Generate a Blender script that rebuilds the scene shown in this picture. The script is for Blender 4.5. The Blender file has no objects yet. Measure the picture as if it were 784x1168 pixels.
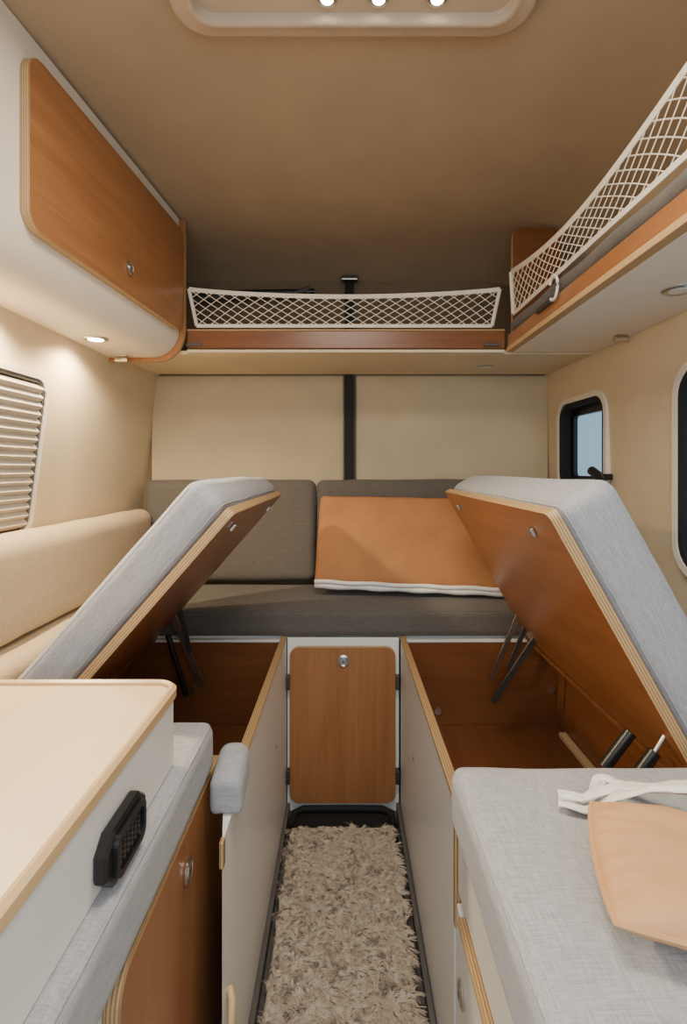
import bpy, bmesh, math, random
from mathutils import Vector, Matrix, noise
random.seed(7)
C = bpy.context.scene.collection

# ------------------------------------------------------------------ materials
def new_mat(name):
    m = bpy.data.materials.new(name); m.use_nodes = True
    nt = m.node_tree; b = nt.nodes["Principled BSDF"]
    return m, nt, b

def ramp(nt, fac, stops):
    r = nt.nodes.new("ShaderNodeValToRGB")
    els = r.color_ramp.elements
    while len(els) < len(stops): els.new(0.5)
    for e, (p, c) in zip(els, stops):
        e.position = p; e.color = (*c, 1)
    nt.links.new(fac, r.inputs[0]); return r.outputs[0]

def coords(nt, scale, kind="Object", rot=(0, 0, 0)):
    tc = nt.nodes.new("ShaderNodeTexCoord"); mp = nt.nodes.new("ShaderNodeMapping")
    mp.inputs["Scale"].default_value = scale
    mp.inputs["Rotation"].default_value = rot
    nt.links.new(tc.outputs[kind], mp.inputs[0]); return mp.outputs[0]

def tex_noise(nt, vec, scale, detail=4, rough=0.55, dist=0.0):
    n = nt.nodes.new("ShaderNodeTexNoise")
    n.inputs["Scale"].default_value = scale; n.inputs["Detail"].default_value = detail
    n.inputs["Roughness"].default_value = rough; n.inputs["Distortion"].default_value = dist
    nt.links.new(vec, n.inputs["Vector"]); return n.outputs[0]

def bump(nt, b, h, strength=0.2, dist=0.002):
    bp = nt.nodes.new("ShaderNodeBump"); bp.inputs["Strength"].default_value = strength
    bp.inputs["Distance"].default_value = dist
    nt.links.new(h, bp.inputs["Height"]); nt.links.new(bp.outputs[0], b.inputs["Normal"])

def plain(name, col, rough=0.5, metal=0.0, var=0.06, nscale=8, bs=0.05):
    m, nt, b = new_mat(name)
    v = coords(nt, (1, 1, 1)); n = tex_noise(nt, v, nscale)
    c1 = tuple(x * (1 - var) for x in col); c2 = tuple(min(1, x * (1 + var)) for x in col)
    nt.links.new(ramp(nt, n, [(0.35, c1), (0.65, c2)]), b.inputs["Base Color"])
    b.inputs["Roughness"].default_value = rough; b.inputs["Metallic"].default_value = metal
    if bs: bump(nt, b, tex_noise(nt, v, 60), bs, 0.001)
    return m

def wood(name, axis, dark=(0.255, 0.098, 0.034), light=(0.405, 0.185, 0.073), rough=0.30):
    m, nt, b = new_mat(name)
    sc = [34, 34, 34]; sc["xyz".index(axis)] = 1.4
    v = coords(nt, tuple(sc)); n = tex_noise(nt, v, 2.2, 8, 0.7, 0.7)
    v2 = coords(nt, tuple(4 if s > 2 else 0.6 for s in sc)); n2 = tex_noise(nt, v2, 1.8, 3, 0.5, 1.4)
    mx = nt.nodes.new("ShaderNodeMath"); mx.operation = "MULTIPLY_ADD"
    nt.links.new(n, mx.inputs[0]); mx.inputs[1].default_value = 0.55
    ml = nt.nodes.new("ShaderNodeMath"); ml.operation = "MULTIPLY"; ml.inputs[1].default_value = 0.45
    nt.links.new(n2, ml.inputs[0]); nt.links.new(ml.outputs[0], mx.inputs[2])
    nt.links.new(ramp(nt, mx.outputs[0], [(0.32, dark), (0.5, tuple((a+c)/2*1.02 for a, c in zip(dark, light))), (0.66, light)]), b.inputs["Base Color"])
    b.inputs["Roughness"].default_value = rough
    bump(nt, b, n, 0.05, 0.001)
    return m

def ply(name, axis, pitch=0.0045):
    m, nt, b = new_mat(name)
    tc = nt.nodes.new("ShaderNodeTexCoord"); sp = nt.nodes.new("ShaderNodeSeparateXYZ")
    nt.links.new(tc.outputs["Object"], sp.inputs[0])
    mm = nt.nodes.new("ShaderNodeMath"); mm.operation = "MULTIPLY"; mm.inputs[1].default_value = 2*math.pi/pitch
    nt.links.new(sp.outputs["xyz".index(axis)], mm.inputs[0])
    sn = nt.nodes.new("ShaderNodeMath"); sn.operation = "SINE"; nt.links.new(mm.outputs[0], sn.inputs[0])
    ma = nt.nodes.new("ShaderNodeMath"); ma.operation = "MULTIPLY_ADD"; ma.inputs[1].default_value = .5; ma.inputs[2].default_value = .5
    nt.links.new(sn.outputs[0], ma.inputs[0])
    nt.links.new(ramp(nt, ma.outputs[0], [(0.2, (0.30, 0.17, 0.07)), (0.6, (0.55, 0.36, 0.17))]), b.inputs["Base Color"])
    b.inputs["Roughness"].default_value = 0.5
    return m

def fabric(name, col, weave=420, var=0.12, rough=0.95, bs=0.35, bigv=.93, rat=.2):
    m, nt, b = new_mat(name)
    v = coords(nt, (1, 1, 1))
    vx = coords(nt, (weave, weave*rat, weave)); vy = coords(nt, (weave*rat, weave, weave))
    n1 = tex_noise(nt, vx, 1, 1); n2 = tex_noise(nt, vy, 1, 1)
    ad = nt.nodes.new("ShaderNodeMath"); ad.operation = "ADD"
    nt.links.new(n1, ad.inputs[0]); nt.links.new(n2, ad.inputs[1])
    hf = nt.nodes.new("ShaderNodeMath"); hf.operation = "MULTIPLY"; hf.inputs[1].default_value = .5
    nt.links.new(ad.outputs[0], hf.inputs[0])
    c1 = tuple(x*(1-var*1.6) for x in col); c2 = tuple(min(1, x*(1+var)) for x in col)
    fine = ramp(nt, hf.outputs[0], [(0.36, c1), (0.62, c2)])
    big = ramp(nt, tex_noise(nt, v, 3, 1), [(0.3, (bigv, bigv, bigv)), (0.7, (1, 1, 1))])
    mx = nt.nodes.new("ShaderNodeMixRGB"); mx.blend_type = "MULTIPLY"; mx.inputs[0].default_value = 1
    nt.links.new(fine, mx.inputs[1]); nt.links.new(big, mx.inputs[2])
    nt.links.new(mx.outputs[0], b.inputs["Base Color"])
    b.inputs["Roughness"].default_value = rough
    b.inputs["Sheen Weight"].default_value = 0.1
    bump(nt, b, hf.outputs[0], bs, 0.001)
    return m

WX, WY, WZ = wood("cherry_x", "x"), wood("cherry_y", "y"), wood("cherry_z", "z")
WLID = wood("cherry_lid", "y", (0.215, 0.075, 0.024), (0.345, 0.142, 0.052))
WSHADE = wood("cherry_shaded", "x", (0.14, 0.048, 0.015), (0.225, 0.085, 0.030))  # darker copy of the cherry: shade in bins and shelf put into its colour
WSHADEY = wood("cherry_shaded_y", "y", (0.14, 0.048, 0.015), (0.225, 0.085, 0.030))  # same shaded cherry colour, grain along y
PALE = wood("pale_worktop", "y", (0.76, 0.53, 0.29), (0.83, 0.61, 0.36), 0.42)
RIM = wood("worktop_rim", "y", (0.58, 0.38, 0.18), (0.72, 0.50, 0.26), 0.35)
PX, PY, PZ = ply("ply_x", "x"), ply("ply_y", "y"), ply("ply_z", "z")
LINEN = fabric("grey_linen", (0.375, 0.375, 0.382), weave=560, var=.12, bs=.18, bigv=.97, rat=.07)
TAUPE = fabric("taupe_fabric", (0.122, 0.107, 0.092), weave=560, var=.14, bs=.2, bigv=.95, rat=.07)
CREAMFAB = fabric("cream_boucle", (0.52, 0.39, 0.235), 300, 0.07, 0.95, 0.4, .95)
WALLF = plain("wall_felt", (0.65, 0.525, 0.345), 0.9, 0, 0.035, 6, 0.25)
BACKF = plain("back_padded_panel", (0.53, 0.435, 0.285), 0.9, 0, 0.05, 5, 0.25)
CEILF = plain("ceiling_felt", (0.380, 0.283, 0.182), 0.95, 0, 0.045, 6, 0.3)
REARF = plain("rear_upper_dim_felt", (0.20, 0.14, 0.083), 0.95, 0, 0.06, 8, 0.35)  # cream lining coloured brown: dimness behind the rear shelf is in the colour
WHITE = plain("white_laminate", (0.80, 0.78, 0.73), 0.35, 0, 0.02, 3, 0.02)
SHELLW = plain("white_shell", (0.80, 0.72, 0.60), 0.5, 0, 0.02, 3, 0.05)
UNDER = plain("shelf_underside", (0.70, 0.58, 0.39), 0.7, 0, 0.04, 4, 0.1)
METAL = plain("brushed_metal", (0.62, 0.60, 0.56), 0.28, 1.0, 0.04, 30, 0)
DARKM = plain("dark_steel", (0.12, 0.115, 0.11), 0.4, 0.8, 0.05, 30, 0)
BLACK = plain("black_plastic", (0.008, 0.008, 0.009), 0.35, 0, 0.1, 20, 0)
RUBBER = plain("black_rubber", (0.010, 0.010, 0.010), 0.8, 0, 0.1, 20, 0.1)
GREYV = plain("grey_vinyl", (0.11, 0.10, 0.09), 0.6, 0, 0.1, 20, 0.1)
CORD = plain("cream_cord", (0.76, 0.68, 0.55), 0.85, 0, 0.05, 40, 0.1)
COTTON = plain("white_cotton", (0.84, 0.80, 0.74), 0.95, 0, 0.04, 60, 0.4)
TAN = plain("tan_suede", (0.385, 0.165, 0.055), 0.75, 0, 0.08, 9, 0.25)
TANL = plain("light_tan_suede", (0.60, 0.325, 0.15), 0.7, 0, 0.06, 9, 0.25)
BLINDM = plain("blind_fabric", (0.44, 0.38, 0.31), 0.8, 0, 0.05, 20, 0.1)
TRIMW = plain("hatch_trim", (0.47, 0.365, 0.265), 0.8, 0, 0.05, 8, 0.2)
m, nt, b = new_mat("tinted_glass")
for n in list(nt.nodes):
    if n.type == "BSDF_PRINCIPLED": nt.nodes.remove(n)
tr = nt.nodes.new("ShaderNodeBsdfTransparent"); tr.inputs[0].default_value = (0.86, 0.93, 0.96, 1)
gl = nt.nodes.new("ShaderNodeBsdfGlossy"); gl.inputs["Roughness"].default_value = 0.03; gl.inputs[0].default_value = (0.6, 0.6, 0.6, 1)
mxs = nt.nodes.new("ShaderNodeMixShader"); mxs.inputs[0].default_value = .07
nt.links.new(tr.outputs[0], mxs.inputs[1]); nt.links.new(gl.outputs[0], mxs.inputs[2])
nt.links.new(mxs.outputs[0], [n for n in nt.nodes if n.type == "OUTPUT_MATERIAL"][0].inputs[0])
GLASS = m
def emis(name, col, s):
    m, nt, b = new_mat(name)
    b.inputs["Emission Color"].default_value = (*col, 1); b.inputs["Emission Strength"].default_value = s
    b.inputs["Base Color"].default_value = (*col, 1); return m
LAMPW = emis("warm_led", (1.0, 0.82, 0.58), 26)
LAMPH = emis("hatch_led", (1.0, 0.90, 0.76), 30)

# ------------------------------------------------------------------ helpers
def thing(name, label, cat, loc=(0, 0, 0), group=None, kind=None):
    e = bpy.data.objects.new(name, None); e.empty_display_size = 0.05
    e.location = loc; C.objects.link(e)
    e["label"] = label; e["category"] = cat
    if group: e["group"] = group
    if kind: e["kind"] = kind
    return e

def mk(name, verts, faces, mats, parent=None, M=None, smooth=False, fm=None, recenter=True,
       label=None, cat=None, group=None, kind=None, recalc=True, angle=None):
    if not isinstance(mats, (list, tuple)): mats = [mats]
    verts = [Vector(v) for v in verts]
    M = M or Matrix.Identity(4)
    if recenter and verts:
        lo = Vector([min(v[i] for v in verts) for i in range(3)]); hi = Vector([max(v[i] for v in verts) for i in range(3)])
        c = (lo+hi)/2; verts = [v-c for v in verts]; M = M @ Matrix.Translation(c)
    me = bpy.data.meshes.new(name); me.from_pydata(verts, [], faces)
    for mt in mats: me.materials.append(mt)
    if fm:
        for p, i in zip(me.polygons, fm): p.material_index = i
    if recalc:
        bm = bmesh.new(); bm.from_mesh(me); bmesh.ops.recalc_face_normals(bm, faces=bm.faces); bm.to_mesh(me); bm.free()
    if smooth:
        for p in me.polygons: p.use_smooth = True
        if angle is not None:
            try: me.set_sharp_from_angle(angle=math.radians(angle))
            except Exception: pass
    o = bpy.data.objects.new(name, me); C.objects.link(o)
    o.matrix_world = M
    if parent:
        o.parent = parent
        bpy.context.view_layer.update()
        o.matrix_parent_inverse = parent.matrix_world.inverted()
    if label: o["label"] = label
    if cat: o["category"] = cat
    if group: o["group"] = group
    if kind: o["kind"] = kind
    return o

def frame(o, x, y):
    x = Vector(x).normalized(); y = Vector(y); y = (y - x*y.dot(x)).normalized(); z = x.cross(y)
    M = Matrix.Identity(4)
    for i in range(3):
        M[i][0], M[i][1], M[i][2], M[i][3] = x[i], y[i], z[i], o[i]
    return M

def box(name, x0, x1, y0, y1, z0, z1, mats, parent=None, bev=0.002, M=None, **k):
    bm = bmesh.new(); bmesh.ops.create_cube(bm, size=1)
    for v in bm.verts:
        v.co = Vector(((x0+x1)/2+v.co.x*(x1-x0), (y0+y1)/2+v.co.y*(y1-y0), (z0+z1)/2+v.co.z*(z1-z0)))
    if bev > 0:
        bmesh.ops.bevel(bm, geom=list(bm.edges), offset=bev, segments=2, profile=0.5, affect="EDGES")
    bm.verts.ensure_lookup_table()
    vs = [v.co.copy() for v in bm.verts]; fs = [[v.index for v in f.verts] for f in bm.faces]; bm.free()
    return mk(name, vs, fs, mats, parent, M, **k)

def rrect(x0, x1, y0, y1, r, n=6):
    pts = []
    for cx, cy, a0 in ((x1-r, y1-r, 0), (x0+r, y1-r, 90), (x0+r, y0+r, 180), (x1-r, y0+r, 270)):
        for i in range(n+1):
            a = math.radians(a0+90*i/n); pts.append((cx+r*math.cos(a), cy+r*math.sin(a)))
    return pts

def prism(name, pts, z0, z1, mface, mside, parent=None, M=None, bev=0.0015, **k):
    n = len(pts)
    def inset(d):
        out = []
        for i in range(n):
            a, b_, c = Vector(pts[i-1]), Vector(pts[i]), Vector(pts[(i+1) % n])
            t = (c-a); nn = Vector((-t.y, t.x))
            if nn.length > 0: nn.normalize()
            out.append(b_+nn*d)
        return out
    area = sum(pts[i][0]*pts[(i+1) % n][1]-pts[(i+1) % n][0]*pts[i][1] for i in range(n))
    s = 1 if area > 0 else -1
    ins = inset(bev*s)
    vs = [(p[0], p[1], z0) for p in ins]+[(p[0], p[1], z0+bev) for p in pts]+[(p[0], p[1], z1-bev) for p in pts]+[(p[0], p[1], z1) for p in ins]
    fs = [list(range(n))[::-1], list(range(3*n, 4*n))]; fm = [0, 0]
    for L in range(3):
        for i in range(n):
            j = (i+1) % n
            fs.append([L*n+i, L*n+j, (L+1)*n+j, (L+1)*n+i]); fm.append(1)
    return mk(name, vs, fs, [mface, mside], parent, M, fm=fm, **k)

def ringprism(name, outer, inner, z0, z1, mt, parent=None, M=None, **k):
    n = len(outer)
    vs = [(*p, z0) for p in outer]+[(*p, z1) for p in outer]+[(*p, z1) for p in inner]+[(*p, z0) for p in inner]
    fs = []
    for L in range(4):
        for i in range(n):
            j = (i+1) % n; M2 = (L+1) % 4
            fs.append([L*n+i, L*n+j, M2*n+j, M2*n+i])
    return mk(name, vs, fs, mt, parent, M, **k)

def sweep_data(pts, r, seg=6, closed=False, flat=1.0):
    pts = [Vector(p) for p in pts]; n = len(pts); vs = []; fs = []
    up = Vector((0, 0, 1))
    for i, p in enumerate(pts):
        if closed: t = pts[(i+1) % n]-pts[i-1]
        else: t = pts[min(n-1, i+1)]-pts[max(0, i-1)]
        if t.length < 1e-9: t = Vector((1, 0, 0))
        t.normalize()
        u = up-t*up.dot(t)
        if u.length < 0.15: u = Vector((1, 0, 0))-t*t.x
        u.normalize(); w = t.cross(u)
        for k in range(seg):
            a = 2*math.pi*k/seg
            vs.append(p+u*math.sin(a)*r*flat+w*math.cos(a)*r)
    m_ = n if closed else n-1
    for i in range(m_):
        j = (i+1) % n
        for k in range(seg):
            l = (k+1) % seg
            fs.append([i*seg+k, i*seg+l, j*seg+l, j*seg+k])
    if not closed:
        fs.append(list(range(seg))[::-1]); fs.append([(n-1)*seg+k for k in range(seg)])
    return vs, fs

def tube(name, pts, r, mt, parent=None, seg=8, closed=False, flat=1.0, M=None, **k):
    vs, fs = sweep_data(pts, r, seg, closed, flat)
    return mk(name, vs, fs, mt, parent, M, smooth=True, angle=50, **k)

def multi(lst):
    V = []; F = []
    for vs, fs in lst:
        o = len(V); V += list(vs); F += [[i+o for i in f] for f in fs]
    return V, F

def lathe(name, prof, mt, parent=None, M=None, seg=28, **k):
    vs = []; fs = []
    for r, z in prof:
        for i in range(seg):
            a = 2*math.pi*i/seg; vs.append((r*math.cos(a), r*math.sin(a), z))
    for L in range(len(prof)-1):
        for i in range(seg):
            j = (i+1) % seg; fs.append([L*seg+i, L*seg+j, (L+1)*seg+j, (L+1)*seg+i])
    fs.append(list(range(seg))); fs.append([(len(prof)-1)*seg+i for i in range(seg)])
    return mk(name, vs, fs, mt, parent, M, smooth=True, angle=40, **k)

def rbox_data(hx, hy, hz, r, puff=0.0, wr=0.0, seed=0, N=16):
    h = (hx, hy, hz)
    def axis(hh):
        c = [-hh+r*(1-math.cos(math.radians(90*i/5))) for i in range(5)]
        m_ = [-(hh-r)+2*(hh-r)*i/N for i in range(N+1)]
        return c+m_+[-x for x in c[::-1]]
    ax = [axis(a) for a in h]
    key = {}; vs = []; fs = []
    def vert(p):
        kk = tuple(round(c, 6) for c in p)
        if kk in key: return key[kk]
        q = Vector([max(-(h[i]-r), min(h[i]-r, p[i])) for i in range(3)])
        d = Vector(p)-q
        o = q+d.normalized()*r if d.length > 1e-9 else Vector(p)
        sx, sy = o.x/hx, o.y/hy
        o.z += puff*(o.z/hz)*(max(0, 1-sx*sx)**.5)*(max(0, 1-sy*sy)**.5)
        if wr:
            nn = noise.noise_vector(Vector((o.x*7+seed, o.y*7, o.z*7)))
            n2 = noise.noise_vector(Vector((o.x*22+seed, o.y*22, o.z*22)))
            o += nn*wr+n2*wr*.3
        key[kk] = len(vs); vs.append(o); return key[kk]
    for a in range(3):
        b_, c = (a+1) % 3, (a+2) % 3
        for s in (-1, 1):
            for i in range(len(ax[b_])-1):
                for j in range(len(ax[c])-1):
                    f = []
                    for di, dj in ((0, 0), (1, 0), (1, 1), (0, 1)):
                        p = [0, 0, 0]; p[a] = s*h[a]; p[b_] = ax[b_][i+di]; p[c] = ax[c][j+dj]
                        f.append(vert(p))
                    fs.append(f if s > 0 else f[::-1])
    return vs, fs

def cushion(name, x0, x1, y0, y1, z0, z1, mt, parent=None, r=0.025, puff=0.008, wr=0.003, M=None, seed=0, seams=False, **k):
    vs, fs = rbox_data((x1-x0)/2, (y1-y0)/2, (z1-z0)/2, r, puff, wr, seed)
    c = Vector(((x0+x1)/2, (y0+y1)/2, (z0+z1)/2)); vs = [v+c for v in vs]
    o = mk(name, vs, fs, mt, parent, M, smooth=True, recalc=False, **k)
    if seams:
        d = r*.29
        L = []
        for z in (z0+d, z1-d):
            base = rrect(x0+d, x1-d, y0+d, y1-d, r*.8)
            pts = []
            for i, p in enumerate(base):
                q = base[(i+1) % len(base)]; n_ = max(1, int(math.hypot(q[0]-p[0], q[1]-p[1])/.03))
                for t in range(n_):
                    P = Vector((p[0]+(q[0]-p[0])*t/n_, p[1]+(q[1]-p[1])*t/n_, z))-c
                    nn = noise.noise_vector(Vector((P.x*7+seed, P.y*7, P.z*7)))
                    n2 = noise.noise_vector(Vector((P.x*22+seed, P.y*22, P.z*22)))
                    pts.append(P+nn*wr+n2*wr*.3+c)
            L.append(sweep_data(pts, .0018, 6, True))
        V, F = multi(L)
        mk("piping", V, F, mt, o, M, smooth=True)
    return o

def lock(parent, M, s=1.0):
    o = lathe("lock", [(0.001, 0), (.017*s, 0), (.0185*s, .002), (.0185*s, .004), (.015*s, .0055), (.0125*s, .003), (.0115*s, .003), (.009*s, .006), (.0001, .0065)], METAL, parent, M, label="round chrome push lock")
    box("lock_slot", -.0012*s, .0012*s, -.005*s, .005*s, .006, .0072, DARKM, o, bev=0.0002, M=M)
    return o

def structure(o):
    o["kind"] = "structure"; return o

# ------------------------------------------------------------------ setting
def XL(z): return -(0.85-0.13*(z-0.9)) if z > 0.6 else -0.89
def XR(z): return 0.857-0.03*(z-0.9)

structure(box("floor", -.95, .95, -.7, 2.26, -.05, 0, GREYV, bev=0, label="dark grey vinyl floor", cat="floor"))
nx, ny = 36, 40; vs = []; fs = []
def zc(x, y):
    return 1.93-1.3*max(0, abs(x)-.58)**2-.5*max(0, y-1.9)**2
for t in (0, .03):
    for j in range(ny+1):
        for i in range(nx+1):
            x = -.95+1.9*i/nx; y = -.7+2.95*j/ny; vs.append((x, y, zc(x, y)+t))
W = nx+1; O = W*(ny+1)
for j in range(ny):
    for i in range(nx):
        a = j*W+i; fs.append([a, a+1, a+1+W, a+W]); fs.append([O+a, O+a+W, O+a+1+W, O+a+1])
for i in range(nx):
    fs.append([i, i+O, i+1+O, i+1]); a = ny*W+i; fs.append([a, a+1, a+1+O, a+O])
for j in range(ny):
    a = j*W; fs.append([a, a+W, a+W+O, a+O]); a = j*W+nx; fs.append([a, a+O, a+W+O, a+W])
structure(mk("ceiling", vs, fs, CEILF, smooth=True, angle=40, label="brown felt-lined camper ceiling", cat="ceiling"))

def wall_side(name, X, th, label):
    zs = [-.02, .6001, .9, 1.2, 1.5, 1.98]
    prof = [(X(z), z) for z in zs]+[(X(z)+th, z) for z in zs[::-1]]
    n = len(prof); vs = [(x, -.7, z) for x, z in prof]+[(x, 2.26, z) for x, z in prof]
    fs = [list(range(n)), list(range(n, 2*n))]
    for i in range(n): j = (i+1) % n; fs.append([i, j, n+j, n+i])
    return structure(mk(name, vs, fs, WALLF, label=label, cat="wall"))
wl = wall_side("wall_left", XL, -.06, "cream felt-lined camper side wall")
wr_ = wall_side("wall_right", XR, .06, "cream felt-lined camper side wall with windows")
structure(box("wall_back", -.95, .95, 2.2, 2.26, -.02, 1.98, REARF, bev=0, label="cream padded rear wall, dim upper part coloured brown", cat="wall"))
def cut(obj, pts, x0, x1):
    n = len(pts); vs = [(x0, p[0], p[1]) for p in pts]+[(x1, p[0], p[1]) for p in pts]
    fs = [list(range(n)), list(range(n, 2*n))]+[[i, (i+1) % n, n+(i+1) % n, n+i] for i in range(n)]
    c = mk("cutter", vs, fs, RUBBER)
    md = obj.modifiers.new("b", "BOOLEAN"); md.object = c; md.operation = "DIFFERENCE"; md.solver = "EXACT"
    bpy.context.view_layer.update()
    dg = bpy.context.evaluated_depsgraph_get()
    me = bpy.data.meshes.new_from_object(obj.evaluated_get(dg)); obj.modifiers.clear(); obj.data = me
    bpy.data.objects.remove(c)
w2 = (1.70, 2.055, 1.03, 1.345); w3 = (.45, 1.325, .85, 1.35)
cut(wr_, rrect(*w2, .06), .7, 1.0); cut(wr_, rrect(*w3, .07), .7, 1.0)
def window_right(name, w, r, label, inn=-.045):
    e = thing(name, label, "window", (0.86, (w[0]+w[1])/2, (w[2]+w[3])/2), kind="structure")
    M = frame((XR(1.2)-.006, 0, 0), (0, -1, 0), (0, 0, 1))
    def rr(d, rad): return rrect(-w[1]-d, -w[0]+d, w[2]-d, w[3]+d, rad)
    ringprism("outer_trim", rr(.018, r+.018), rr(0, r), -.012, .006, SHELLW, e, M, label="white window surround")
    ringprism("rubber_frame", rr(0.001, r), rr(-.016, r-.016), -.055, .002, RUBBER, e, M, label="black rubber frame")
    prism("glass_pane", rr(-.014, r-.014), -.054, -.051, GLASS, GLASS, e, M, bev=.0005)
    ringprism("inner_frame", rr(-.014, r-.014), rr(inn, max(.01, r+inn)), -.050, -.035, BLACK, e, M, label="black inner opening frame")
    return e
w2o = window_right("window_2", w2, .06, "small rounded side window in black frame with latch")
box("latch", .80, .852, 1.665, 1.70, 1.065, 1.085, BLACK, w2o, bev=.004, label="black window latch")
tube("latch_knob", [(.80, 1.64, 1.055), (.80, 1.66, 1.08), (.80, 1.70, 1.095)], .015, BLACK, w2o, seg=10)
window_right("window_3", w3, .07, "large rounded side window in black frame")
e = thing("window_1", "rounded side window with closed pleated blind", "window", (-.82, 1, 1.15), kind="structure")
Mw = frame((XL(.9)+.004, 0, .9), (0, 1, 0), (.13, 0, 1))
wy0, wy1, wz0, wz1 = .45, 1.385, .035, .435
prism("reveal", rrect(wy0, wy1, wz0, wz1, .04), -.004, .001, BLACK, BLACK, e, Mw)
ringprism("frame", rrect(wy0-.014, wy1+.014, wz0-.014, wz1+.014, .05), rrect(wy0, wy1, wz0, wz1, .04), -.004, .010, SHELLW, e, Mw, label="cream window surround")
ringprism("inner_frame", rrect(wy0, wy1, wz0, wz1, .04), rrect(wy0+.010, wy1-.010, wz0+.010, wz1-.010, .03), -.004, .006, GREYV, e, Mw)
vs = []; fs = []; n = 34
for i in range(n+1):
    z = wz0+.014+(wz1-wz0-.028)*i/n; d = .002+(.011 if i % 2 else 0)
    vs += [(wy0+.012, z, d), (wy1-.014, z, d)]
for i in range(n): fs.append([2*i, 2*i+1, 2*i+3, 2*i+2])
mk("pleated_blind", vs, fs, BLINDM, e, Mw, recalc=False, label="grey-brown pleated blind")

for nm, x0, x1 in (("baseboard_left", -.186, -.174), ("baseboard_right", .166, .178)):
    structure(box(nm, x0, x1, .3, 1.688, 0, .03, GREYV, bev=.002, label="dark grey vinyl edge strip", cat="baseboard"))

for i, (x0, x1) in enumerate(((-.802, -.001), (.046, .848))):
    vs, fs = rbox_data((x1-x0)/2, .27, .012, .010, .004, .0008, i)
    mk("wall_panel", vs, fs, BACKF, None, frame(((x0+x1)/2, 2.192, 1.22), (1, 0, 0), (0, 0, 1)), smooth=True, recalc=False,
       label="cream padded rear wall panel", cat="wall panel", group="padded rear wall panels")
e = thing("support_post", "slim black post on the rear wall up to the ceiling", "post", (.022, 2.16, .9))
box("post_bar", .003, .038, 2.157, 2.178, .95, 1.88, RUBBER, e, bev=.004)
box("ceiling_bracket", -.012, .056, 2.13, 2.178, 1.872, 1.885, DARKM, e, bev=.003, label="grey metal bracket")
tube("bracket_pin", [(-.01, 2.12, 1.866), (.052, 2.12, 1.866)], .006, METAL, e)
e = thing("blind_rod", "black folded blind rod above the rear shelf", "rod", (-.3, 2.12, 1.80))
tube("rod", [(-.62, 2.14, 1.80), (-.45, 2.12, 1.81), (-.12, 2.12, 1.815)], .012, BLACK, e)
tube("fabric_fold", [(-.60, 2.13, 1.785), (-.5, 2.11, 1.79), (-.35, 2.12, 1.80), (-.2, 2.11, 1.80), (-.14, 2.12, 1.83)], .018, GREYV, e, flat=.6)

# ------------------------------------------------------------------ roof hatch
e = thing("roof_hatch", "padded roof hatch surround with LED lamps", "roof hatch", (0, .7, 1.92))
out = rrect(-.305, .335, .35, .988, .06); inn = rrect(-.262, .292, .395, .945, .035)
n = len(out); vs = []; prof = [(0, 1.935), (0, 1.914), (.10, 1.908), (.25, 1.905), (.60, 1.905), (.70, 1.902), (.85, 1.900), (.95, 1.902), (1, 1.908), (1, 1.935)]
for t, z in prof:
    for a, b_ in zip(out, inn): vs.append((a[0]+(b_[0]-a[0])*t, a[1]+(b_[1]-a[1])*t, z))
fs = []
for L in range(len(prof)-1):
    for i in range(n): j = (i+1) % n; fs.append([L*n+i, L*n+j, (L+1)*n+j, (L+1)*n+i])
mk("padded_surround", vs, fs, TRIMW, e, smooth=True, angle=50)
prism("inner_panel", rrect(-.265, .295, .392, .948, .035), 1.920, 1.928, TRIMW, TRIMW, e)
for x in (-.03, .060, .162):
    l = lathe("lamp", [(.0001, 0), (.018, 0), (.018, .003), (.014, .004), (.0001, .004)], METAL, e, frame((x, .914, 1.9195), (1, 0, 0), (0, -1, 0)))
    lathe("lamp_lens", [(.0001, 0), (.011, 0), (.010, .001), (.0001, .0015)], LAMPH, l, frame((x, .914, 1.9153), (1, 0, 0), (0, -1, 0)), label="glowing lens")

# ------------------------------------------------------------------ left overhead cabinet
def FX(y): return -.545-.0714*(1.74-y)
e = thing("overhead_cabinet", "white overhead cabinet with cherry wood flap door", "cabinet", (-.68, .9, 1.47))
def prof_at(y, off=0.0, zb=1.468, top=1.925, wallx=-.80):
    f = FX(y)+off; p = [(f, top), (f, 1.56)]
    for i in range(1, 9):
        a = math.radians(90*i/8); p.append((f-.085*(1-math.cos(a)), 1.56-(1.56-zb)*math.sin(a)))
    p += [(wallx, zb), (wallx, top)]; return p
ys = [-.3, .3, .9, 1.3, 1.734]; vs = []; fs = []
for y in ys: vs += [(x, y, z) for x, z in prof_at(y)]
n = len(prof_at(0))
for L in range(len(ys)-1):
    for i in range(n): j = (i+1) % n; fs.append([L*n+i, L*n+j, (L+1)*n+j, (L+1)*n+i])
fs.append(list(range(n))); fs.append([(len(ys)-1)*n+i for i in range(n)])
mk("body", vs, fs, SHELLW, e, smooth=True, angle=35, label="white moulded cabinet body")
pp = prof_at(1.74, .018, 1.455, 1.925, -.79)
prism("end_panel", [(x, z) for x, z in pp], 0, .018, WY, PZ, e, frame((0, 1.754, 0), (1, 0, 0), (0, 0, 1)), label="cherry plywood end panel")
Md = frame((FX(.97)+.001, .97, 0), (.0714, 1, 0), (0, 0, 1))
d = prism("door", rrect(0, .755, 1.548, 1.878, .04), 0, .018, WX, PZ, e, Md, label="cherry wood flap door with plywood edge")
lock(d, Md @ Matrix.Translation((.385, 1.617, .018)))
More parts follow.
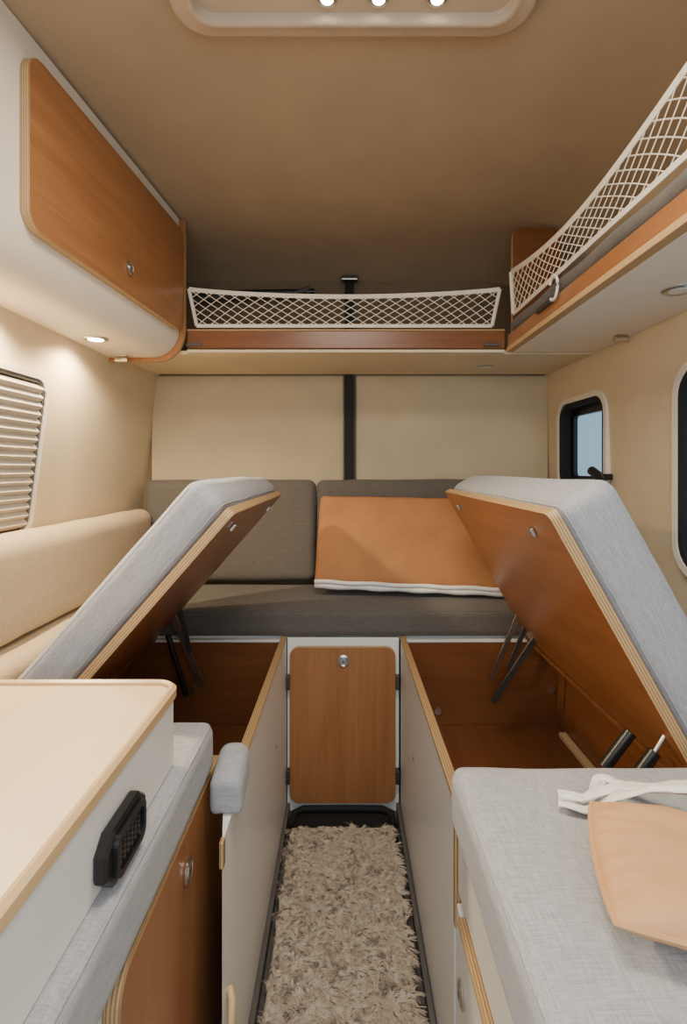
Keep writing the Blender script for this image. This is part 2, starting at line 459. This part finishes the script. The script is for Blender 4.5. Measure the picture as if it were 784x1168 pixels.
def spot(x, y, z, on):
    e = thing("spot_lamp", "glowing round recessed spot lamp under overhead cabinet" if on else "unlit round recessed spot lamp under shelf", "lamp", (x, y, z))
    M = frame((x, y, z), (1, 0, 0), (0, -1, 0))
    lathe("rim", [(.0001, 0), (.034, 0), (.034, .003), (.030, .006), (.024, .004), (.0001, .004)], METAL, e, M)
    lathe("lens", [(.0001, .003), (.022, .003), (.02, .0055), (.0001, .006)], LAMPW if on else SHELLW, e, M)
    return e
spot(-.70, 1.48, 1.468, True); spot(-.72, .95, 1.468, True)
spot(.72, 1.13, 1.487, False); spot(.53, 1.98, 1.487, False)
def hook(x, y, z):
    e = thing("cabinet_catch", "small metal catch fixed under overhead unit", "catch", (x, y, z), group="metal catches")
    box("plate", x-.018, x+.018, y-.012, y+.012, z-.004, z, METAL, e, bev=.001)
    tube("roller", [(x-.02, y, z-.014), (x+.02, y, z-.014)], .009, METAL, e)
hook(-.72, 1.70, 1.467); hook(.80, 1.52, 1.490)

# ------------------------------------------------------------------ nets
def band(pts, h, t=.0025):
    # flat webbing strip: rectangular section, height h (world Z), thickness t
    vs = []; fs = []; pts = [Vector(p) for p in pts]; n = len(pts)
    for i, p in enumerate(pts):
        tg = (pts[min(n-1, i+1)]-pts[max(0, i-1)]).normalized()
        up = Vector((0, 0, 1))-tg*tg.z
        if up.length < .3: up = Vector((1, 0, 0))-tg*tg.x if abs(tg.x) < .7 else Vector((0, 1, 0))
        up.normalize(); sd = tg.cross(up)
        for a, b_ in ((1, 1), (1, -1), (-1, -1), (-1, 1)): vs.append(p+up*a*h/2+sd*b_*t/2)
    for i in range(n-1):
        for k in range(4):
            l = (k+1) % 4; fs.append([i*4+k, i*4+l, i*4+4+l, i*4+4+k])
    fs.append([0, 1, 2, 3]); fs.append([n*4-4+k for k in range(4)])
    return vs, fs
def net(parent, P, ncol, nrow, r=.0011, hb=.012, cross=(0, 1, 0)):
    seg = []
    m_ = nrow*2
    for k in range(-nrow, ncol+1):
        for sgn in (1, -1):
            pts = []
            for i in range(m_+1):
                t = i/m_
                s = (k+t*nrow) if sgn > 0 else (k+nrow-t*nrow)
                s /= ncol
                if -1e-6 <= s <= 1+1e-6: pts.append(P(min(1, max(0, s)), t))
            if len(pts) > 1: seg.append(sweep_data(pts, r, 4))
    V, F = multi(seg)
    nn = mk("netting", V, F, CORD, parent, recalc=False, label="cream diamond mesh netting")
    top = [P(i/40, 1) for i in range(41)]; bot = [P(i/40, 0) for i in range(41)]
    V, F = multi([band(top, hb), band(bot, hb*.8), sweep_data([P(0, 0), P(0, .5), P(0, 1)], hb*.45, 6), sweep_data([P(1, 0), P(1, .5), P(1, 1)], hb*.45, 6)])
    mk("net_border", V, F, CORD, parent, label="cream flat webbing border")
    return nn

e = thing("overhead_shelf", "rear overhead shelf with cherry rail and cream safety net", "shelf", (0, 1.95, 1.49))
box("bottom_panel", -.79, .84, 1.775, 2.15, 1.487, 1.50, UNDER, e, bev=.002, label="cream shelf underside")
box("rail", -.524, .535, 1.752, 1.770, 1.502, 1.560, WSHADE, e, label="cherry wood rail")  # rail lies in shadow, painted in with the darker cherry
box("rail_edge", -.524, .535, 1.750, 1.772, 1.560, 1.565, PZ, e, bev=.001, label="pale plywood edge")
box("lip", -.524, .535, 1.746, 1.775, 1.487, 1.4975, UNDER, e, bev=.003)
for x in (-.50, .49):
    box("rail_catch", x-.025, x+.025, 1.742, 1.751, 1.508, 1.518, DARKM, e, bev=.001, label="small dark metal catch")
def Pb(s, t):
    w = .49+.026*t
    x = (-w+2*w*s)
    z = 1.575+t*(.122-.028*math.sin(math.pi*s)**.8)
    return Vector((x, 1.746-.010*math.sin(math.pi*s)*t, z))
net(e, Pb, 24, 4, r=.0013, hb=.014)

e = thing("overhead_shelf", "long side overhead shelf with cherry rail and cream net", "shelf", (.7, .8, 1.49))
box("bottom_panel", .557, .838, -.3, 1.74, 1.487, 1.50, SHELLW, e, bev=.004, label="white shelf underside")
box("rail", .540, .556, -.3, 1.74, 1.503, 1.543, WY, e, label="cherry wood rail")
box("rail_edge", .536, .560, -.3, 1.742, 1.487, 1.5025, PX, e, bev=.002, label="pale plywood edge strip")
prism("end_board", rrect(.556, .72, 1.51, 1.90, .03), 0, .016, WSHADE, PZ, e, frame((0, 1.757, 0), (1, 0, 0), (0, 0, 1)), label="cherry wood divider board")
def Pr(s, t):
    y = 1.70-1.45*s
    sag = .048*math.sin(math.pi*s/.62) if s < .62 else .03*math.sin(math.pi*(s-.62)/.38)
    z = 1.602+t*(.134-sag)
    return Vector((.547-.008*t, y, z))
net(e, Pr, 34, 4, r=.0013, hb=.016)
pts = [(.531, 1.335-.026*math.sin(a), 1.560-.030*math.cos(a)) for a in [math.radians(d) for d in range(-40, 250, 20)]]
tube("hook", pts, .0036, COTTON, e, label="curved white hook")
box("latch_bar", .530, .540, 1.36, 1.46, 1.530, 1.540, DARKM, e, bev=.001)
e = thing("mattress_pad", "taupe rolled mattress pad lying on overhead shelf", "mattress", (.7, .8, 1.5))
cushion("pad", .590, .83, -.2, 1.72, 1.502, 1.575, COTTON, e, r=.02, puff=.003, label="white sheeted pad")
tube("rolled_edge", [(.566, 1.72-.06*i, 1.568+.003*math.sin(i*1.3)) for i in range(32)], .023, TAUPE, e, seg=10, label="taupe rolled edge")

# ------------------------------------------------------------------ rear bench
e = thing("rear_bench", "white rear bench base with cherry wood door", "bench", (0, 1.9, 0))
box("front_panel", -.184, .176, 1.692, 1.708, 0.0, .558, WHITE, e, label="white front panel")
box("seat_deck", -.80, .83, 1.71, 2.175, .545, .558, WHITE, e)
Mf = frame((0, 1.691, 0), (1, 0, 0), (0, 0, 1))
d = prism("door", rrect(-.174, .163, .035, .532, .03), 0, .016, WY, PZ, e, Mf, label="cherry wood door with rounded corners")
lock(d, Mf @ Matrix.Translation((-.003, .489, .016)), 1.05)
for x in (-.180, .169):
    for z in (.12, .42):
        box("hinge", x-.006, x+.006, 1.668, 1.69, z-.022, z+.022, DARKM, e, bev=.002, label="dark steel hinge")
cushion("seat_cushion", -.79, .82, 1.682, 2.065, .562, .650, TAUPE, None, r=.022, puff=.003, label="long taupe fabric seat cushion on rear bench", cat="cushion", wr=.002, seams=True)
for i, (x0, x1) in enumerate(((-.79, -.113), (-.109, .80))):
    cushion("backrest_cushion", x0, x1, 2.070, 2.154, .657, 1.055, TAUPE, None, r=.03, puff=.003, wr=.003, seed=i*5,
            label="taupe fabric backrest cushion against rear wall", cat="cushion", group="taupe backrest cushions")
e = thing("tan_cushion", "tan suede boxy cushion with white piping leaning on backrest", "cushion", (.2, 1.90, .67))
Mo = frame((.235, 1.845, .681), (1, -.08, -.025), (.02, .50, 1))
cushion("cushion_body", -.345, .36, .0, .340, -.028, .028, TAN, e, r=.018, puff=.007, wr=.005, M=Mo, seed=3, label="tan suede body")
V, F = multi([sweep_data([(-.34+.695*i/24, .004+.002*math.sin(i*1.1), .024) for i in range(25)], .008, 8),
              sweep_data([(-.34+.695*i/24, -.005+.002*math.sin(i*1.3+1), .010) for i in range(25)], .012, 8)])
mk("piping", V, F, COTTON, e, Mo, smooth=True, label="cream lining along lower edge")

# ------------------------------------------------------------------ right bench (open)
e = thing("storage_bench", "open white storage bench with cherry wood interior", "bench", (.45, 1.3, 0), group="open storage benches")
box("side_panel", .180, .195, .862, 1.689, 0, .555, WHITE, e, label="white aisle side panel")
box("panel_edge", .178, .197, .86, 1.689, .555, .563, PX, e, bev=.002, label="pale plywood top edge")
box("panel_end_edge", .178, .197, .846, .860, .36, .563, PX, e, bev=.002, label="pale plywood end edge")
box("inner_back", .196, .69, 1.674, 1.689, .28, .548, WSHADE, e, label="cherry wood inner panel")
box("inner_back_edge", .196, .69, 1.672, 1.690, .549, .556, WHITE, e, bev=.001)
box("inner_floor", .196, .69, .86, 1.673, .27, .285, WSHADEY, e, label="cherry wood bottom board")
box("inner_side", .675, .690, .86, 1.673, .286, .548, WSHADEY, e, label="cherry wood inner side")
box("batten", .652, .674, .86, 1.60, .286, .300, PALE, e, label="pale wooden batten")
box("deck_strip", .58, .84, .86, 1.689, .549, .560, WSHADE, e)
for (x, z) in ((.30, .33), (.66, .40)):
    lathe("grommet", [(.0001, 0), (.012, 0), (.012, .002), (.006, .003), (.0001, .002)], METAL, e, frame((x, 1.673, z), (1, 0, 0), (0, 0, 1)))
lathe("screw_cap", [(.0001, 0), (.006, 0), (.005, .002), (.0001, .003)], METAL, e, frame((.179, 1.36, .35), (0, -1, 0), (0, 0, 1)))
e = thing("storage_bench", "open white storage bench with cherry wood interior", "bench", (-.45, 1.3, 0), group="open storage benches")
pl_ = [(-.186, .80), (-.186, .965), (-.201, .965), (-.2012, .872)]
V, F = multi([([(x, y, 0) for x, y in pl_]+[(x, y, .53) for x, y in pl_], [[0, 1, 2, 3], [4, 5, 6, 7], [0, 1, 5, 4], [1, 2, 6, 5], [2, 3, 7, 6], [3, 0, 4, 7]]),
              ([(x, y, z) for z in (0, .555) for x, y in ((-.186, .965), (-.186, 1.689), (-.201, 1.689), (-.201, .965))], [[0, 1, 2, 3], [4, 5, 6, 7], [0, 1, 5, 4], [1, 2, 6, 5], [2, 3, 7, 6], [3, 0, 4, 7]])])
mk("side_panel", V, F, WHITE, e, label="white aisle side panel")
box("panel_edge", -.203, -.184, .965, 1.689, .555, .563, PX, e, bev=.002, label="pale plywood top edge")
box("inner_back", -.70, -.202, 1.674, 1.689, .28, .548, WSHADE, e, label="cherry wood inner panel")
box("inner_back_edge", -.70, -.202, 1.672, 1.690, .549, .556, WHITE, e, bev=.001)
box("inner_floor", -.70, -.202, 1.015, 1.673, .27, .285, WSHADEY, e, label="cherry wood bottom board")
box("inner_side", -.70, -.685, .946, 1.673, .286, .548, WSHADEY, e)
box("deck_strip", -.84, -.60, .946, 1.689, .549, .560, WSHADE, e)
lathe("grommet", [(.0001, 0), (.012, 0), (.012, .002), (.006, .003), (.0001, .002)], METAL, e, frame((-.48, 1.673, .40), (1, 0, 0), (0, 0, 1)))
lathe("screw_cap", [(.0001, 0), (.006, 0), (.005, .002), (.0001, .003)], METAL, e, frame((-.185, 1.42, .35), (0, 1, 0), (0, 0, 1)))
tube("step_ledge", [(-.183, .84, .272), (-.176, .825, .268), (-.173, .81, .25), (-.174, .80, .20), (-.178, .795, .12)], .006, RIM, e, label="pale curved plywood edge")
box("pad_bracket", -.191, -.184, .80, .815, .490, .531, PX, e, bev=.002, label="pale plywood end edge")
# drooping linen pad : rounded box sheared down toward the near end
vs, fs = rbox_data(.027, .044, .031, .014, .003, .002, 4)
vs = [Vector((v.x, v.y, v.z+(.010*v.y/.044)-.006*(v.x/.027)**2))+Vector((-.196, .906, .571)) for v in vs]
mk("armrest_pad", vs, fs, LINEN, None, smooth=True, recalc=False, label="small grey linen pad drooping over bench corner", cat="cushion")

cushion("side_cushion", -.845, -.70, .96, 1.675, .562, .69, CREAMFAB, None, r=.03, puff=.004, label="cream fabric cushion along side wall", cat="cushion")
cushion("bolster", -.838, -.745, .96, 2.06, .70, .945, CREAMFAB, None, r=.04, puff=.003, wr=.004, label="cream boucle bolster along side wall below window", cat="bolster")

def lid(side):
    if side < 0:
        hx, hz, tx, tz, y0, y1 = -.590, .570, -.197, 1.02, .94, 1.668
        L = math.hypot(tx-hx, tz-hz)
        M = frame((hx, y0, hz), (tx-hx, 0, tz-hz), (0, 1, 0)); ly = y1-y0; th = .100
    else:
        hx, hz, tx, tz, y0, y1 = .574, .572, .317, 1.03, .82, 1.668
        L = math.hypot(tx-hx, tz-hz)
        M = frame((hx, y1, hz), (tx-hx, 0, tz-hz), (0, -1, 0)); ly = y1-y0; th = .116
    e = thing("bench_lid", "raised cherry plywood bench lid with grey linen cushion on hinges", "bench lid", (hx, (y0+y1)/2, hz), group="raised bench lids")
    prism("board", rrect(0, L, 0, ly, .015), 0, .018, WLID, PZ, e, M, label="cherry plywood board")
    cushion("cushion", .0, L+.005, -.004, ly+.004, .020, th, LINEN, e, r=.028, puff=.007, wr=.0035, M=M, seed=side*3, seams=True, label="grey linen seat cushion")
    for uy in (.12, ly-.12):
        box("catch", L-.055, L-.038, uy-.007, uy+.007, -.008, -.0005, METAL, e, bev=.002, M=M, label="small metal catch")
    return e
eL = lid(-1); eR = lid(1)
def bar(parent, a, b_, w=.018, t=.004, nm="hinge_arm", mt=METAL):
    a = Vector(a); b_ = Vector(b_); L = (b_-a).length
    M = frame(a, b_-a, (b_-a).cross(Vector((0, 1, 0))))
    return prism(nm, rrect(-.008, L+.008, -w/2, w/2, w*.45), 0, t, mt, mt, parent, M, bev=.0005, label="steel folding arm")
bar(eL, (-.525, 1.62, .645), (-.44, 1.62, .44), .020, .006)
bar(eL, (-.50, 1.60, .67), (-.47, 1.60, .55), .014, .005, mt=DARKM)
tube("gas_spring", [(-.53, 1.58, .60), (-.475, 1.58, .42)], .009, BLACK, eL, label="black gas spring")
bar(eR, (.535, 1.62, .65), (.455, 1.62, .46), .016, .005)
bar(eR, (.56, 1.55, .60), (.44, 1.55, .42), .018, .006, mt=DARKM)
bar(eR, (.55, 1.60, .62), (.50, 1.60, .50), .014, .005, mt=DARKM)
tube("gas_spring", [(.445, .90, .59), (.490, .90, .65)], .010, BLACK, eR, label="black gas spring")
tube("gas_spring", [(.465, .86, .580), (.508, .86, .638)], .010, BLACK, eR, label="black gas spring")
tube("spring_rod", [(.508, .86, .638), (.524, .86, .664)], .004, METAL, eR)

# ------------------------------------------------------------------ right front cabinet + cushion
e = thing("base_cabinet", "white base cabinet under grey cushion with plywood edge", "cabinet", (.5, .4, 0))
box("carcass", .198, .835, .0, .84, 0, .555, WHITE, e, label="white cabinet body")
box("upper_panel", .182, .197, .0, .84, .425, .555, WHITE, e, label="white upper panel")
d = box("drawer_front", .180, .197, .0, .843, .05, .405, WHITE, e, label="white drawer front")
box("edge", .172, .197, .0, .80, .406, .420, PX, d, bev=.003, label="pale plywood edge")
lock(d, frame((.180, .80, .30), (0, -1, 0), (0, 0, 1)))
cushion("seat_cushion", .160, .835, .02, .80, .562, .652, LINEN, None, r=.020, puff=.004, wr=.002, seed=11, seams=True, label="grey linen seat cushion on white base cabinet", cat="cushion")
e = thing("tan_pillow", "small tan suede pillow lying on grey seat cushion", "pillow", (.40, .53, .66))
Mp = frame((.244, .478, .688), (1, -.34, 0), (.34, 1, 0))
vs = []; N = 44; fs = []
def pmap(u, v):
    return .15+.155*u*math.sqrt(1-.09*v*v*u*u), .090+.095*v*math.sqrt(1-.09*u*u*v*v)
for s in (1, -1):
    for j in range(N+1):
        for i in range(N+1):
            u = -1+2*i/N; v = -1+2*j/N
            th = ((1-abs(u)**4)*(1-abs(v)**4))
            t = .026*max(0, th)**.6
            x, y = pmap(u, v)
            rr_ = max(abs(u), abs(v)); ang = math.atan2(v, u)
            w = .0016*math.sin(ang*23+2*math.sin(ang*5))*max(0, (rr_-.6))*2*min(1, th*6)+.004*noise.noise(Vector((x*18, y*26, s*2)))*min(1, th*3)
            vs.append((x, y, s*t+w+(.001 if s > 0 else -.001)))
Wn = N+1
for s in range(2):
    for j in range(N):
        for i in range(N):
            a = s*Wn*Wn+j*Wn+i; fs.append([a, a+1, a+1+Wn, a+Wn] if s == 0 else [a, a+Wn, a+1+Wn, a+1])
bnd = [i for i in range(Wn)]+[j*Wn+N for j in range(1, Wn)]+[N*Wn+i for i in range(N-1, -1, -1)]+[j*Wn for j in range(N-1, 0, -1)]
for a, b_ in zip(bnd, bnd[1:]+bnd[:1]): fs.append([a, a+Wn*Wn, b_+Wn*Wn, b_])
pc = Vector((0, 0, 0))
mk("pillow_body", vs, fs, TANL, e, Mp, smooth=True, label="tan suede pillow cover")
loop = [pmap(-1+2*i/20, -1) for i in range(20)]+[pmap(1, -1+2*i/14) for i in range(14)]+[pmap(1-2*i/20, 1) for i in range(20)]+[pmap(-1, 1-2*i/14) for i in range(14)]
tube("seam", [(x, y, 0) for x, y in loop], .0028, TANL, e, seg=6, closed=True, M=Mp)
e = thing("cotton_strap", "crumpled white cotton strap lying on grey cushion by pillow", "strap", (.4, .70, .655))
def ribbon(pts, w, seed, nm="strap_length"):
    P = [Vector(p) for p in pts]; out = []
    for i in range(len(P)-1):
        p0, p1, p2, p3 = P[max(0, i-1)], P[i], P[i+1], P[min(len(P)-1, i+2)]
        for k in range(8):
            t = k/8; out.append(.5*((2*p1)+(p2-p0)*t+(2*p0-5*p1+4*p2-p3)*t*t+(3*p1-p0-3*p2+p3)*t**3))
    out.append(P[-1])
    n = len(out); vs = []; fs = []; K = 6
    for i, p in enumerate(out):
        t = (out[min(n-1, i+1)]-out[max(0, i-1)]).normalized(); sd = t.cross(Vector((0, 0, 1))).normalized()
        tw = .5*noise.noise(Vector((i*.12, seed, 0)))
        ww = w*(1+.3*noise.noise(Vector((i*.2, seed+7, 0))))
        for k in range(K+1):
            f = -1+2*k/K
            z = abs(f)*ww*math.sin(tw)+.0030*noise.noise(Vector((i*.28, f*2.2, seed)))+.002*math.cos(f*5)
            vs.append(p+sd*f*ww*math.cos(tw)+Vector((0, 0, z+.001)))
    m0 = len(vs)
    vs += [v-Vector((0, 0, .0018)) for v in vs]
    for i in range(n-1):
        for k in range(K):
            a = i*(K+1)+k; q = [a, a+1, a+K+2, a+K+1]; fs.append(q); fs.append([m0+x for x in q[::-1]])
        a = i*(K+1); fs.append([a, a+K+1, m0+a+K+1, m0+a]); a += K; fs.append([a, m0+a, m0+a+K+1, a+K+1])
    for i in (0, n-1):
        for k in range(K): a = i*(K+1)+k; fs.append([a, a+1, m0+a+1, m0+a])
    return mk(nm, vs, fs, COTTON, e, smooth=True)
ribbon([(.280, .688, .664), (.305, .678, .663), (.33, .682, .664), (.355, .672, .682), (.385, .650, .706), (.42, .628, .717), (.46, .605, .722), (.52, .57, .722)], .010, 1)
ribbon([(.335, .695, .667), (.350, .728, .663), (.366, .740, .665), (.385, .713, .672), (.41, .685, .688), (.45, .655, .705), (.50, .625, .715), (.56, .59, .718)], .009, 5)
ribbon([(.284, .698, .669), (.315, .691, .669), (.345, .697, .674), (.372, .690, .680), (.42, .672, .692), (.50, .65, .698)], .008, 9)

# ------------------------------------------------------------------ left front cabinet, counter
e = thing("base_cabinet", "white base cabinet with cherry door under grey cushion", "cabinet", (-.5, .4, 0))
box("carcass", -.84, -.252, .0, .93, 0, .560, WHITE, e, label="white cabinet body")
Md = frame((-.251, 0, 0), (0, 1, 0), (0, 0, 1))
d = prism("door", rrect(.545, 1.01, .06, .565, .035), 0, .018, WY, PZ, e, Md, label="cherry wood door with plywood edge")
lock(d, Md @ Matrix.Translation((.775, .508, .018)), 1.0)
box("plinth", -.251, -.236, .0, 1.01, .0, .056, WHITE, e, label="white plinth")
cushion("seat_cushion", -.835, -.230, .02, .932, .570, .656, LINEN, None, r=.018, puff=.001, wr=.0015, seed=21, seams=True, label="grey linen seat cushion partly under worktop", cat="cushion")
e = thing("worktop_unit", "pale wood worktop with white drawer and black latch", "worktop", (-.55, .4, .66))
box("drawer_box", -.835, -.275, .0, .785, .664, .750, WHITE, e, label="white drawer box")
dr = box("drawer_front", -.274, -.256, .0, .79, .656, .7555, WHITE, e, bev=.003, label="white drawer front")
prism("top", rrect(-.84, -.262, -.02, .815, .03), .752, .765, PALE, PALE, e, label="pale wood worktop")
oo = rrect(-.845, -.254, -.025, .825, .035); i2 = rrect(-.840, -.259, -.020, .820, .030); ii = rrect(-.834, -.265, -.014, .814, .024)
n = len(oo); vs = [(*p, .756) for p in oo]+[(*p, .768) for p in oo]+[(*p, .772) for p in i2]+[(*p, .7695) for p in ii]+[(*p, .756) for p in ii]
fs = []
for L in range(5):
    for i in range(n): j = (i+1) % n; q = (L+1) % 5; fs.append([L*n+i, L*n+j, q*n+j, q*n+i])
mk("rim", vs, fs, RIM, e, smooth=True, angle=50, label="raised rounded wooden rim")
Mk = frame((-.256, 0, 0), (0, 1, 0), (0, 0, 1))
lt = prism("latch", [(.533, .678), (.553, .660), (.622, .660), (.640, .676), (.640, .706), (.622, .720), (.553, .720), (.533, .704)], 0, .015, BLACK, BLACK, dr, Mk, bev=.003, label="black hexagonal push latch")
ringprism("latch_ring", rrect(.548, .627, .667, .713, .012), rrect(.554, .621, .673, .707, .010), .0145, .020, BLACK, lt, Mk)
V, F = multi([sweep_data([(.560+.010*j, .678+.006*i, .0155), (.565+.010*j, .678+.006*i, .0155)], .0022, 6) for i in range(5) for j in range(6)])
mk("latch_grip", V, F, DARKM, lt, Mk)

# ------------------------------------------------------------------ rug and mat
e = thing("floor_mat", "black rubber mat edge at end of aisle", "mat", (0, 1.6, 0))
prism("mat_body", rrect(-.168, .160, 1.50, 1.683, .04), .001, .008, RUBBER, RUBBER, e)
tube("mat_lip", [(-.165, 1.60, .014), (-.158, 1.655, .018), (-.13, 1.672, .020), (0, 1.674, .020), (.12, 1.672, .020), (.148, 1.655, .018), (.154, 1.60, .014)], .010, RUBBER, e)
e = thing("shaggy_rug", "beige shaggy runner rug lying in the aisle", "rug", (-.015, 1.0, 0))
rx0, rx1, ry0, ry1 = -.165, .150, .45, 1.575
m, nt, b = new_mat("rug_pile")
v = coords(nt, (1, 1, 1)); n1 = tex_noise(nt, v, 50, 3)
nt.links.new(ramp(nt, n1, [(0.3, (0.42, 0.33, 0.235)), (0.5, (0.53, 0.43, 0.32)), (0.72, (0.64, 0.54, 0.42))]), b.inputs["Base Color"])
b.inputs["Roughness"].default_value = 0.95; b.inputs["Sheen Weight"].default_value = .2
RUGM = m
cushion("rug_backing", rx0+.005, rx1-.005, ry0, ry1, .009, .030, RUGM, e, r=.009, puff=0, wr=.001)
vs = []; fs = []
for q in range(4200):
    tx = random.uniform(rx0+.006, rx1-.006); ty = random.uniform(ry0+.004, ry1-.006)
    ga = 5*noise.noise(Vector((tx*18, ty*18, 0)))+random.uniform(-1, 1); top = random.uniform(.008, .014); spread = random.uniform(.2, .6); cw = random.choice((-1, 1))*random.uniform(.6, 1.6)
    for s in range(9):
        g = ga+spread*random.uniform(-1, 1)
        dx, dy = math.cos(g), math.sin(g); L = random.uniform(.012, .019); w = random.uniform(.0007, .0012)
        x = tx+random.uniform(-.003, .003); y = ty+random.uniform(-.003, .003)
        hgt = top*random.uniform(.85, 1.1); o = len(vs)
        px, py = -dy, dx
        for i, (f, hh) in enumerate(((0, 0), (.15, .8), (.45, 1.0), (.75, .9), (1.0, .6))):
            ww = w*(1, 1.1, 1.1, 1, .7)[i]
            cx = x+dx*L*f+px*cw*L*f*f; cy = y+dy*L*f+py*cw*L*f*f; z = .024+hgt*hh
            cx = min(max(cx, -.1735), .1655)
            vs += [(cx-px*ww, cy-py*ww, z), (cx+px*ww, cy+py*ww, z+.0006)]
        for i in range(4): fs.append([o+2*i, o+2*i+1, o+2*i+3, o+2*i+2])
pl = mk("rug_pile", vs, fs, RUGM, e, recalc=False, smooth=True, label="beige shaggy pile")
pl["kind"] = "stuff"

# ------------------------------------------------------------------ lights
def area(loc, rot, sx, sy, power, col):
    l = bpy.data.lights.new("area", "AREA"); l.shape = "RECTANGLE"; l.size = sx; l.size_y = sy; l.energy = power; l.color = col
    o = bpy.data.objects.new("area_light", l); C.objects.link(o); o.location = loc; o.rotation_euler = [math.radians(a) for a in rot]
    return o
def spotl(loc, power, col, size=160, r=.02, rot=(0, 0, 0)):
    l = bpy.data.lights.new("spot", "SPOT"); l.energy = power; l.color = col; l.spot_size = math.radians(size); l.spot_blend = .5; l.shadow_soft_size = r
    o = bpy.data.objects.new("spot_light", l); C.objects.link(o); o.location = loc; o.rotation_euler = [math.radians(a) for a in rot]
area((0.0, -.40, 1.30), (66, 0, 0), 1.2, .8, 13, (.86, .93, 1.0))      # open doorway daylight
area((.01, .66, 1.895), (0, 0, 0), .45, .40, 13, (1.0, .90, .76))          # hatch LEDs
spotl((-.70, 1.48, 1.450), 14, (1.0, .78, .50)); spotl((-.735, 1.08, 1.450), 40, (1.0, .81, .54))
w = bpy.data.worlds.new("World"); bpy.context.scene.world = w; w.use_nodes = True
bg = w.node_tree.nodes["Background"]; bg.inputs[0].default_value = (.60, .82, 1.0, 1); bg.inputs[1].default_value = .85

# ------------------------------------------------------------------ camera
cam = bpy.data.cameras.new("Camera"); co = bpy.data.objects.new("Camera", cam); C.objects.link(co)
co.location = (0, 0, 1.1); co.rotation_euler = (math.radians(90), 0, 0)
cam.sensor_fit = "VERTICAL"; cam.sensor_height = 36; cam.lens = 600/1168*36
cam.shift_y = -49/1168; cam.shift_x = -1/1168; cam.clip_start = .02
bpy.context.scene.camera = co
